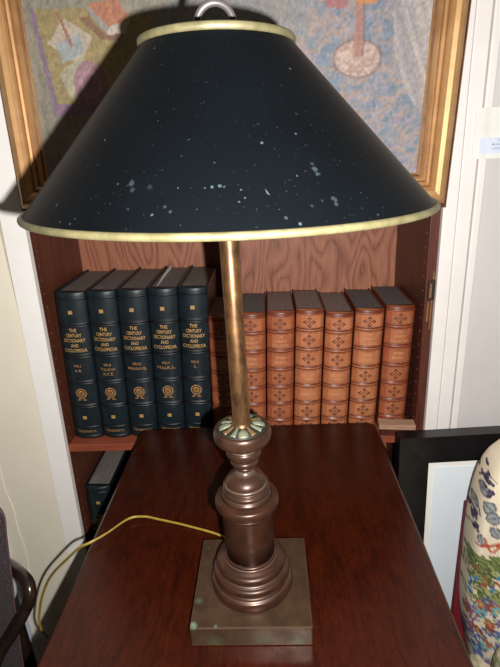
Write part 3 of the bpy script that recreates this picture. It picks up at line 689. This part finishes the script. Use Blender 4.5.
# yellow-green table with its things
tblm = inpoly(X_, Z_, [(0.068, 0.285), (0.1454, 0.285), (0.2463, 0.2718), (0.2241, 0.193), (0.1096, 0.1583), (0.0817, 0.1588)])
ol = (L3((120, 108, 58))*(1-st2)+L3((162, 142, 84))*st2); C[tblm] = ol[tblm]
mixc(C, inpoly(X_, Z_, [(0.064, 0.2861), (0.0706, 0.286), (0.0862, 0.1569), (0.0789, 0.1462)]), (112, 86, 124), .85)
mixc(C, inpoly(X_, Z_, [(0.0800, 0.1598), (0.26, 0.162), (0.26, 0.146), (0.0813, 0.1443)]), (124, 84, 128), .8)
paper = (L3((160, 146, 122))*(1-st3)+L3((190, 176, 154))*st3)
pm = inpoly(X_, Z_, [(0.1133, 0.2731), (0.1514, 0.2481), (0.1346, 0.2236), (0.1202, 0.2171), (0.0834, 0.2413)]); C[pm] = paper[pm]
mixc(C, inpoly(X_, Z_, [(0.0948, 0.241), (0.1333, 0.255), (0.1353, 0.2286), (0.1022, 0.2141)]), (138, 154, 156), .85)
pm = inpoly(X_, Z_, [(0.0926, 0.2024), (0.1327, 0.2236), (0.1388, 0.2118), (0.1118, 0.1601)]); C[pm] = (paper*np.array([.85, .95, .85]))[pm]
pc = ((X_-0.14)/.026)**2+((Z_-0.187)/.030)**2; mixc(C, pc < 1, (140, 92, 116), .8); mixc(C, (pc < .4) & (pc > .2), (176, 130, 140), .7)
mixc(C, inpoly(X_, Z_, [(0.1339, 0.2727), (0.1492, 0.2739), (0.169, 0.2526), (0.1995, 0.2536), (0.1909, 0.244), (0.1642, 0.2446)]), (112, 66, 40), .85)
bk = (L3((156, 90, 58))*(1-st1)+L3((184, 116, 80))*st1); pm = inpoly(X_, Z_, [(0.1475, 0.2898), (0.1925, 0.2960), (0.2086, 0.2679), (0.1757, 0.2606)]); C[pm] = bk[pm]
mixc(C, inpoly(X_, Z_, [(0.1475, 0.2898), (0.1757, 0.2606), (0.1727, 0.2509), (0.1481, 0.2803)]), (140, 136, 132), 1)
mixc(C, inpoly(X_, Z_, [(0.1757, 0.2606), (0.2086, 0.2679), (0.1994, 0.2529), (0.1727, 0.2509)]), (188, 174, 160), 1)
mixc(C, inpoly(X_, Z_, [(0.1006, 0.2813), (0.1050, 0.2820), (0.1218, 0.2372), (0.1177, 0.2363)]), (146, 84, 66), .95)
# right: pale striped drapery, stand with a round foot, coloured things on it
dr = inpoly(X_, Z_, [(0.575, 0.32), (0.66, 0.32), (0.66, 0.145), (0.625, 0.150), (0.6081, 0.175), (0.59, 0.22)])
ds = smooth_noise(Xg+Zg*0.45, Zg*0.3, .0075, .03, 5)[..., None]; dc = L3((124, 122, 130))*(1-ds)+L3((196, 186, 178))*ds; a2 = np.clip((ds-.5)*4, 0, 1); dc = dc*(1-a2*.4)+L3((206, 190, 170))*a2*.4
C[dr] = dc[dr]
e = ((X_-0.5367)/.0345)**2+((Z_-0.2129)/.0250)**2
mixc(C, e < 1.12, (122, 98, 92), .8); mixc(C, e < .86, (172, 144, 132), .9); sw = smooth_noise(Xg, Zg, .006, .004, 8); mixc(C, (e < .8) & (sw > .55), (196, 172, 158), .8)
mixc(C, inpoly(X_, Z_, [(0.5276, 0.40), (0.5390, 0.40), (0.5430, 0.2166), (0.5310, 0.2169)]), (160, 108, 94), .9)
mixc(C, inpoly(X_, Z_, [(0.5390, 0.40), (0.5425, 0.40), (0.5460, 0.2166), (0.5430, 0.2169)]), (106, 88, 92), .8)
mixc(C, inpoly(X_, Z_, [(0.530, 0.2980), (0.5600, 0.2960), (0.560, 0.2800), (0.530, 0.2825)]), (196, 124, 50), .9)
mixc(C, inpoly(X_, Z_, [(0.4850, 0.2952), (0.5200, 0.2946), (0.5186, 0.2760), (0.4889, 0.2777)]), (164, 84, 84), .8)
mixc(C, inpoly(X_, Z_, [(0.4380, 0.2420), (0.4618, 0.2279), (0.5009, 0.1784), (0.535, 0.1384), (0.50, 0.13), (0.4711, 0.1656)]), (156, 134, 142), .6)
C = C*0.72+L3((146, 134, 128))*0.28; gr = 0.70+0.60*smooth_noise(Xg, Zg, .0025, .0035, 9, 2)[..., None]; C = C*gr
nz_, nx_ = Xg.shape
vs = [(float(Xg[i, j]), -0.0115, float(Zg[i, j])) for i in range(nz_) for j in range(nx_)]
fs = [(i*nx_+j, i*nx_+j+1, (i+1)*nx_+j+1, (i+1)*nx_+j) for i in range(nz_-1) for j in range(nx_-1)]
nn = len(vs); rx0, rx1, rz0, rz1 = vs[0][0], vs[-1][0], vs[0][2], vs[-1][2]
vs += [(rx0, -0.002, rz0), (rx1, -0.002, rz0), (rx1, -0.002, rz1), (rx0, -0.002, rz1)]
fs += [(nn+3, nn+2, nn+1, nn), (nn, nn+1, nx_-1, 0), (nn+1, nn+2, nn-1, nx_-1), (nn+2, nn+3, nn-nx_, nn-1), (nn+3, nn, 0, nn-nx_)]
cv = meshobj('canvas', vs, fs, vcol_mat('oil_paint', 0.6, 0.25, 260, 0.25), ptg)
def setcol(o, arr):
    at = o.data.color_attributes.new('paint', 'FLOAT_COLOR', 'POINT')
    full = np.ones((len(o.data.vertices), 4), np.float32); full[:, :3] = 0.2; full[:len(arr), :3] = arr
    at.data.foreach_set('color', full.ravel())
setcol(cv, C.reshape(-1, 3)); cv['label'] = 'canvas painted with books, papers and a stand in muted blues and ochres'

# ---------------------------------------------------------------- label card on the wall
card = thing('wall_label', 'white card with a small printed slip on the wall right of the painting', 'label', (0.364, WY-0.0048, 1.256))
MB().box((-0.037, -0.0012, -0.0375), (0.045, 0.0003, 0.0375), 0).build('card', M['paper'], card)
MB().box((-0.0265, -0.0017, -0.030), (0.045, -0.0012, -0.006), 0).build('printed_slip', mottled('bluish_paper', (206, 214, 230), (214, 222, 236), 30, 0.8), card); slip = bpy.data.objects['printed_slip']
t = MB()
for tx_, wd, z, xc in (('Study', .013, -0.0105, .0075), ('Mother standing', .030, -0.0165, .0075), ('around 1915', .022, -0.0225, .0035)):
    v, f = tline(tx_, 0.0048, wd); t.add([(x+xc, -0.0019, y+z) for x, y in v], f)
t.build('printed_lettering', mottled('grey_ink', (150, 154, 178), (164, 168, 190), 30, 0.8), slip)

# ---------------------------------------------------------------- black framed print leaning at the right
fr = thing('framed_print', 'black framed print with cream mat leaning on the wall right of the table', 'picture', (0.2250, 0.754, 0.0), (-0.056, 0, 0.050))
FW, FH, FB, FT = 0.56, 0.742, 0.057, 0.026
M['black_frame'] = mottled('black_lacquer', (12, 11, 13), (20, 19, 22), 30, 0.3, bstr=0.02, spec=0.5)
q = MB()
def mitre(a, b, c, d):      # a,b outer corners; c,d inner corners
    vv = [(p[0], -FT, p[1]) for p in (a, b, c, d)] + [(p[0], 0.0, p[1]) for p in (a, b, c, d)]
    vv[2] = (c[0], -FT+0.004, c[1]); vv[3] = (d[0], -FT+0.004, d[1])
    return vv, [(0, 1, 2, 3), (7, 6, 5, 4), (0, 4, 5, 1), (1, 5, 6, 2), (2, 6, 7, 3), (3, 7, 4, 0)]
O_ = [(0, 0), (FW, 0), (FW, FH), (0, FH)]; I_ = [(FB, FB), (FW-FB, FB), (FW-FB, FH-FB), (FB, FH-FB)]
for k in range(4):
    j = (k+1) % 4; vv, ff = mitre(O_[k], O_[j], I_[j], I_[k])
    MB().add(vv, ff).build('frame_rail', M['black_frame'], fr)
o = MB().box((FB-0.004, -0.018, FB-0.004), (FW-FB+0.004, -0.008, FH-FB+0.004)).build('mat', mottled('cream_mat_board', (238, 236, 228), (242, 240, 233), 20, 0.8), fr); o['label'] = 'cream mat board'
o = MB().box((FB+0.0125, -0.0188, FB+0.0125), (FW-FB-0.0125, -0.0178, FH-FB-0.0125)).build('print_sheet', mottled('pale_blue_paper', (228, 238, 244), (233, 243, 248), 12, 0.7), fr); o['label'] = 'pale blue-white sheet'

o = MB().box((0.0, 0.0, 0.0), (0.30, 0.012, 0.638), 0, None, 0.003).build('portfolio', mottled('maroon_cloth', (112, 22, 34), (134, 32, 44), 60, 0.7), loc=(0.334, 0.7135, 0.0002)); o.rotation_euler = (0, 0, 0.05)
tag(o, 'dark red flat case standing between the framed print and the floral armchair', 'case')

# ---------------------------------------------------------------- floral armchair
fc = thing('floral_armchair', 'floral upholstered armchair at the right edge of the picture', 'armchair', (0.62, 0.45, 0))
fb = Vector((0.62, 0.45, 0))
# back: rounded loaf, outline in x/z swept in depth
ol_ = [(0.332, 0.353), (0.3064, 0.471), (0.2985, 0.54), (0.2962, 0.606), (0.2948, 0.668), (0.2966, 0.727), (0.3012, 0.768), (0.3084, 0.7965), (0.3166, 0.8139), (0.3267, 0.8257), (0.345, 0.840), (0.38, 0.856), (0.45, 0.874), (0.52452, 0.878)]
KO = 1.040; ctl = spline([(a*KO+0.0145, 0, 1.25-(1.25-b)*KO-0.030) for a, b in ol_], 20); left = [(p.x, p.z) for p in ctl]
YC, YHD = 0.655, 0.050
rows = []; nd = 130
for (ex, ez) in left:
    row = []
    for k in range(nd+1):
        a = -pi/2 + pi*(k/nd)*0.0
    rows.append(row)
# parametrise surface: s along outline, t from front centre to back
def back_surface():
    vs = []; st = []
    L_ = [0.0]
    for i in range(1, len(left)): L_.append(L_[-1]+math.dist(left[i], left[i-1]))
    cxm, czm = 0.56, 0.60
    for i, (ex, ez) in enumerate(left):
        for k in range(nd+1):
            t = k/nd; 
            if t < 0.70:                           # front face from the middle out towards the edge
                u = t/0.70; m_ = u; yb = YC-YHD*(1-max(0, (u-0.72)/0.28)**2*0.55)
                ins = 0.0
                sc_ = 1-(1-u)*1.0
                sc_ = 0.10+0.86*u
            else:
                a = (t-0.70)/0.30*pi; sc_ = 0.96+0.04*sin(a); yb = YC-YHD*0.45*cos(a) if a < pi/2 else YC-YHD*cos(a)*1.0
            x = cxm+(ex-cxm)*sc_; z = czm+(ez-czm)*sc_ if ez > czm else ez+(czm-ez)*0.0
            if ez <= czm: z = ez
            vs.append((x, yb, z)); st.append((x, z, t))
    return vs, np.array(st)
bv, bst = back_surface(); nl = len(left); full = list(bv)
mir = [(1.12-x, y, z) for x, y, z in bv]
fs = [(i*(nd+1)+k, i*(nd+1)+k+1, (i+1)*(nd+1)+k+1, (i+1)*(nd+1)+k) for i in range(nl-1) for k in range(nd)]
n0 = len(full); fs2 = [tuple(q_+n0 for q_ in reversed(f)) for f in fs]
# join the innermost columns and back edge left-right
jf = [(i*(nd+1), (i+1)*(nd+1), (i+1)*(nd+1)+n0, i*(nd+1)+n0) for i in range(nl-1)]
jb = [((i+1)*(nd+1)+nd, i*(nd+1)+nd, i*(nd+1)+nd+n0, (i+1)*(nd+1)+nd+n0) for i in range(nl-1)]
def floral(XY, Y, seed=3):
    """printed cotton: cream ground, grey vine leaves and dark berries above, green leaves and bright flowers below"""
    x = XY[:, 0]; z = XY[:, 1]; n = len(x); r = np.random.default_rng(seed)
    C = np.tile(L3((222, 208, 182)), (n, 1)); C *= (0.94+0.12*smooth_noise(x, z, .01, .01, 20))[:, None]
    def blob(cx, cz, rx, rz, ang, col, edge=None, a=1.0):
        dx = x-cx; dz = z-cz; u = dx*cos(ang)+dz*sin(ang); w = -dx*sin(ang)+dz*cos(ang)
        d = (u/rx)**2+(w/rz)**2
        if edge is not None: m = d < 1; C[m] = C[m]*(1-a)+L3(edge)*a; m = d < .62; C[m] = L3(col); v_ = (np.abs(w) < .0006) & (d < .9); C[v_] = L3(edge)
        else: m = d < 1; C[m] = C[m]*(1-a)+L3(col)*a
    def leaf(cx, cz, ln, wd, ang, col, edge):
        dx = x-cx; dz = z-cz; u = (dx*cos(ang)+dz*sin(ang))/ln; w = (-dx*sin(ang)+dz*cos(ang))/wd
        prof_ = np.where((u > 0) & (u < 1), np.sin(pi*np.clip(u, 0, 1))**.8, 0); m = np.abs(w) < prof_; C[m] = L3(edge); m2 = np.abs(w) < prof_-.28; C[m2] = L3(col)
        m3 = (np.abs(w) < .10) & (u > 0) & (u < .95); C[m3] = L3(edge)
    def stroke(p0, p1, bend, wd, col):
        for k in range(26):
            t = k/25; px = p0[0]+(p1[0]-p0[0])*t; pz = p0[1]+(p1[1]-p0[1])*t+bend*sin(pi*t); blob(px, pz, wd*1.5, wd, 0, col)
    x = (x-0.5*(Y-0.605))/0.924; z = 1.25-(1.25-z)/0.924+0.012
    for ox in (0.0, 0.105, 0.21, 0.315, 0.42):
        g = (146, 148, 146); ge = (92, 94, 100)
        stroke((0.30+ox, 0.805), (0.40+ox, 0.815), 0.012, .0022, (150, 84, 54)); stroke((0.305+ox, 0.792), (0.40+ox, 0.80), 0.012, .0016, (178, 110, 76)); stroke((0.32+ox, 0.818), (0.38+ox, 0.826), 0.006, .0018, (150, 84, 54))
        leaf(0.310+ox, 0.758, .03, .009, .9, (164, 160, 150), (128, 126, 124)); leaf(0.330+ox, 0.780, .034, .010, -.35, (160, 158, 150), (124, 124, 124)); leaf(0.300+ox, 0.742, .026, .009, .3, (168, 162, 150), (132, 130, 126))
        for (a, b, c, d, e_) in ((0.302, 0.705, .022, .009, .9), (0.318, 0.690, .026, .011, .0), (0.333, 0.672, .028, .014, -.6), (0.322, 0.662, .022, .010, -2.2), (0.340, 0.640, .030, .013, .5), (0.352, 0.630, .026, .011, -.8), (0.335, 0.606, .024, .009, -1.3), (0.300, 0.676, .020, .008, 2.0)):
            leaf(a+ox, b, c, d, e_, g, ge)
        stroke((0.318+ox, 0.700), (0.350+ox, 0.715), .008, .0011, ge); stroke((0.316+ox, 0.665), (0.330+ox, 0.640), .004, .0011, ge); stroke((0.324+ox, 0.612), (0.30+ox, 0.590), .004, .0013, (110, 116, 120))
        for bx, bz, nn_, sp_ in ((0.334, 0.710, 14, .009), (0.343, 0.692, 9, .007), (0.315, 0.634, 18, .0085), (0.325, 0.613, 10, .006)):
            for k in range(nn_):
                px = bx+ox+r.normal(0, sp_*.6); pz = bz+r.normal(0, sp_*.6); blob(px, pz, .0034, .0034, 0, (66, 54, 78)); blob(px-.0008, pz+.001, .0012, .0012, 0, (112, 102, 124))
        stroke((0.330+ox, 0.580), (0.372+ox, 0.604), -.006, .0022, (172, 66, 48)); stroke((0.345+ox, 0.596), (0.372+ox, 0.60), -.02, .0018, (184, 88, 62))
        # green leaves
        for k in range(58):
            leaf(0.300+ox+r.random()*.105, 0.46+r.random()**1.3*.112, .034+.02*r.random(), .005+.004*r.random(), r.uniform(-1.0, .9), [(138, 146, 88), (112, 128, 74), (166, 168, 118), (206, 196, 162)][k % 4], (84, 92, 52))
        for k in range(22): blob(0.325+ox+r.random()*.09, 0.46+r.random()*.09, .006, .0035, r.uniform(0, 3), [(52, 132, 186), (150, 84, 58), (120, 84, 100)][k % 3])
        # flowers
        for k in range(70):
            px = 0.322+ox+r.random()*.11; pz = 0.30+r.random()*.17; col = [(150, 74, 58), (96, 106, 158), (110, 170, 168), (176, 108, 74), (132, 104, 150), (86, 96, 140)][k % 6]
            for p_ in range(6): a = p_*pi/3+r.random(); blob(px+.0062*cos(a), pz+.0062*sin(a), .0056, .0036, a, col)
            blob(px, pz, .003, .003, 0, (196, 168, 96))
        for k in range(110): blob(0.320+ox+r.random()*.11, 0.30+r.random()*.14, .0022, .0022, 0, [(210, 226, 232), (78, 110, 60), (60, 66, 128), (120, 40, 40)][k % 4])
    return C
both = np.array([(p[0], p[2]) for p in full+mir])
co = floral(both, np.array([p[1] for p in full+mir]))
M['floral'] = vcol_mat('floral_cotton', 0.8, 0.2, 500, 0.15)
bo = meshobj('backrest', full+mir, fs+fs2+jf+jb, M['floral'], fc, True); setcol(bo, co)
for p in bo.data.polygons: p.use_smooth = True
bo.location = -fb
M['floral_plain'] = mottled('cream_floral_cotton', (206, 190, 160), (122, 136, 90), 45, 0.8, lo=0.45, hi=0.62)
o = MB().box((0.345, 0.12, 0.36), (0.885, 0.60, 0.46), 0, None, 0.03).build('seat_cushion', M['floral_plain'], fc); o.location = -fb
o = MB().box((0.34, 0.13, 0.16), (0.89, 0.66, 0.358), 0, None, 0.02).build('seat_base', M['floral_plain'], fc); o.location = -fb
for cx_ in (0.37, 0.86):
    for cy_ in (0.17, 0.63):
        MB().lathe([(0.010, 0), (0.014, 0.02), (0.020, 0.161)], 20, 0, Matrix.Translation((cx_-fb.x, cy_-fb.y, 0))).build('leg', tw, fc)

# ---------------------------------------------------------------- dark armchair at the left
M['tweed'] = mottled('dark_plum_tweed', (34, 26, 28), (92, 78, 80), 420, 0.9, bstr=0.6, lo=0.38, hi=0.62, k=0.55)
M['ebony'] = mottled('polished_dark_wood', (26, 18, 14), (46, 32, 24), 25, 0.22, bstr=0.02, stretch=(1, 1, 1), k=1.0)
dc_ = thing('dark_armchair', 'dark tweed chair with a curved black arm at the left edge', 'armchair', (-0.66, 0.42, 0)); db = Vector((-0.66, 0.42, 0))
prof = [(-0.4475, 0.44), (-0.4430, 0.478), (-0.4300, 0.586), (-0.4225, 0.635), (-0.4165, 0.677), (-0.4085, 0.737), (-0.4035, 0.768), (-0.4060, 0.784), (-0.414, 0.794), (-0.426, 0.801), (-0.46, 0.812), (-0.66, 0.82)]
pr = [(p.x, p.z) for p in spline([(a, 0, b) for a, b in prof], 5)]
pr = pr + [(-1.32-x, z) for x, z in reversed(pr[:-1])]
vs = []; n = len(pr)
lay = ((0.585, 0.010), (0.578, 0.003), (0.570, 0.0), (0.625, 0.0), (0.635, 0.003), (0.640, 0.010))
lay = ((0.561, 0.009), (0.556, 0.004), (0.5555, 0.0)) ; lay = ((0.550, 0.008), (0.5525, 0.0025), (0.558, 0.0), (0.572, 0.012), (0.585, 0.028), (0.592, 0.042))
for y, ins in lay:
    for x, z in pr: vs.append((-0.66+(x+0.66)*(1-ins/0.25), y, 0.62+(z-0.62)*(1-ins/0.25)))
fs = [(i*n+k, i*n+(k+1) % n, (i+1)*n+(k+1) % n, (i+1)*n+k) for i in range(len(lay)-1) for k in range(n)]
fs += [tuple(reversed(range(n))), tuple(range((len(lay)-1)*n, len(lay)*n))]
o = meshobj('backrest', vs, fs, M['tweed'], dc_, True); o.location = -db
pp = [(x+0.0012, 0.5535, z) for x, z in pr]
o = MB().tube(pp, 0.0016, 8).build('piping', mottled('plum_piping', (74, 48, 54), (92, 62, 68), 90, 0.7), bpy.data.objects['backrest.001'])
o = MB().box((-0.885, 0.10, 0.37), (-0.445, 0.545, 0.45), 0, None, 0.02).build('seat', M['tweed'], dc_); o.location = -db
for s in (1, -1):
    def mx_(x): return x if s == 1 else -1.32-x
    ap = [(-0.500, 0.603, 0.628), (-0.4750, 0.602, 0.635), (-0.4500, 0.594, 0.6400), (-0.4272, 0.578, 0.6463), (-0.4052, 0.560, 0.6536), (-0.3886, 0.545, 0.6520), (-0.3838, 0.535, 0.6400), (-0.3897, 0.530, 0.6237), (-0.4033, 0.525, 0.6010), (-0.4234, 0.520, 0.5715), (-0.4433, 0.515, 0.5436), (-0.458, 0.505, 0.510), (-0.464, 0.48, 0.45), (-0.466, 0.44, 0.385)]
    pts = spline([(mx_(a)-db.x, b-db.y, c) for a, b, c in ap], 8)
    MB().tube(pts, [0.0085+0.0010*min(1, i/30) for i in range(len(pts))], 16).build('arm', M['ebony'], dc_)
    for y in (0.13, 0.60):
        MB().tube([(mx_(-0.468)-db.x, y-db.y, 0.0), (mx_(-0.466)-db.x, y-db.y, 0.375 if y < .5 else 0.52)], 0.010, 16).build('leg', M['ebony'], dc_)
o = MB().tube([(-0.462-db.x, 0.13-db.y, 0.36), (-0.462-db.x, 0.60-db.y, 0.36)], 0.009).tube([(-0.858-db.x, 0.13-db.y, 0.36), (-0.858-db.x, 0.60-db.y, 0.36)], 0.009).tube([(-0.858-db.x, 0.60-db.y, 0.36), (-0.462-db.x, 0.60-db.y, 0.36)], 0.009).build('seat_rail', M['ebony'], dc_)
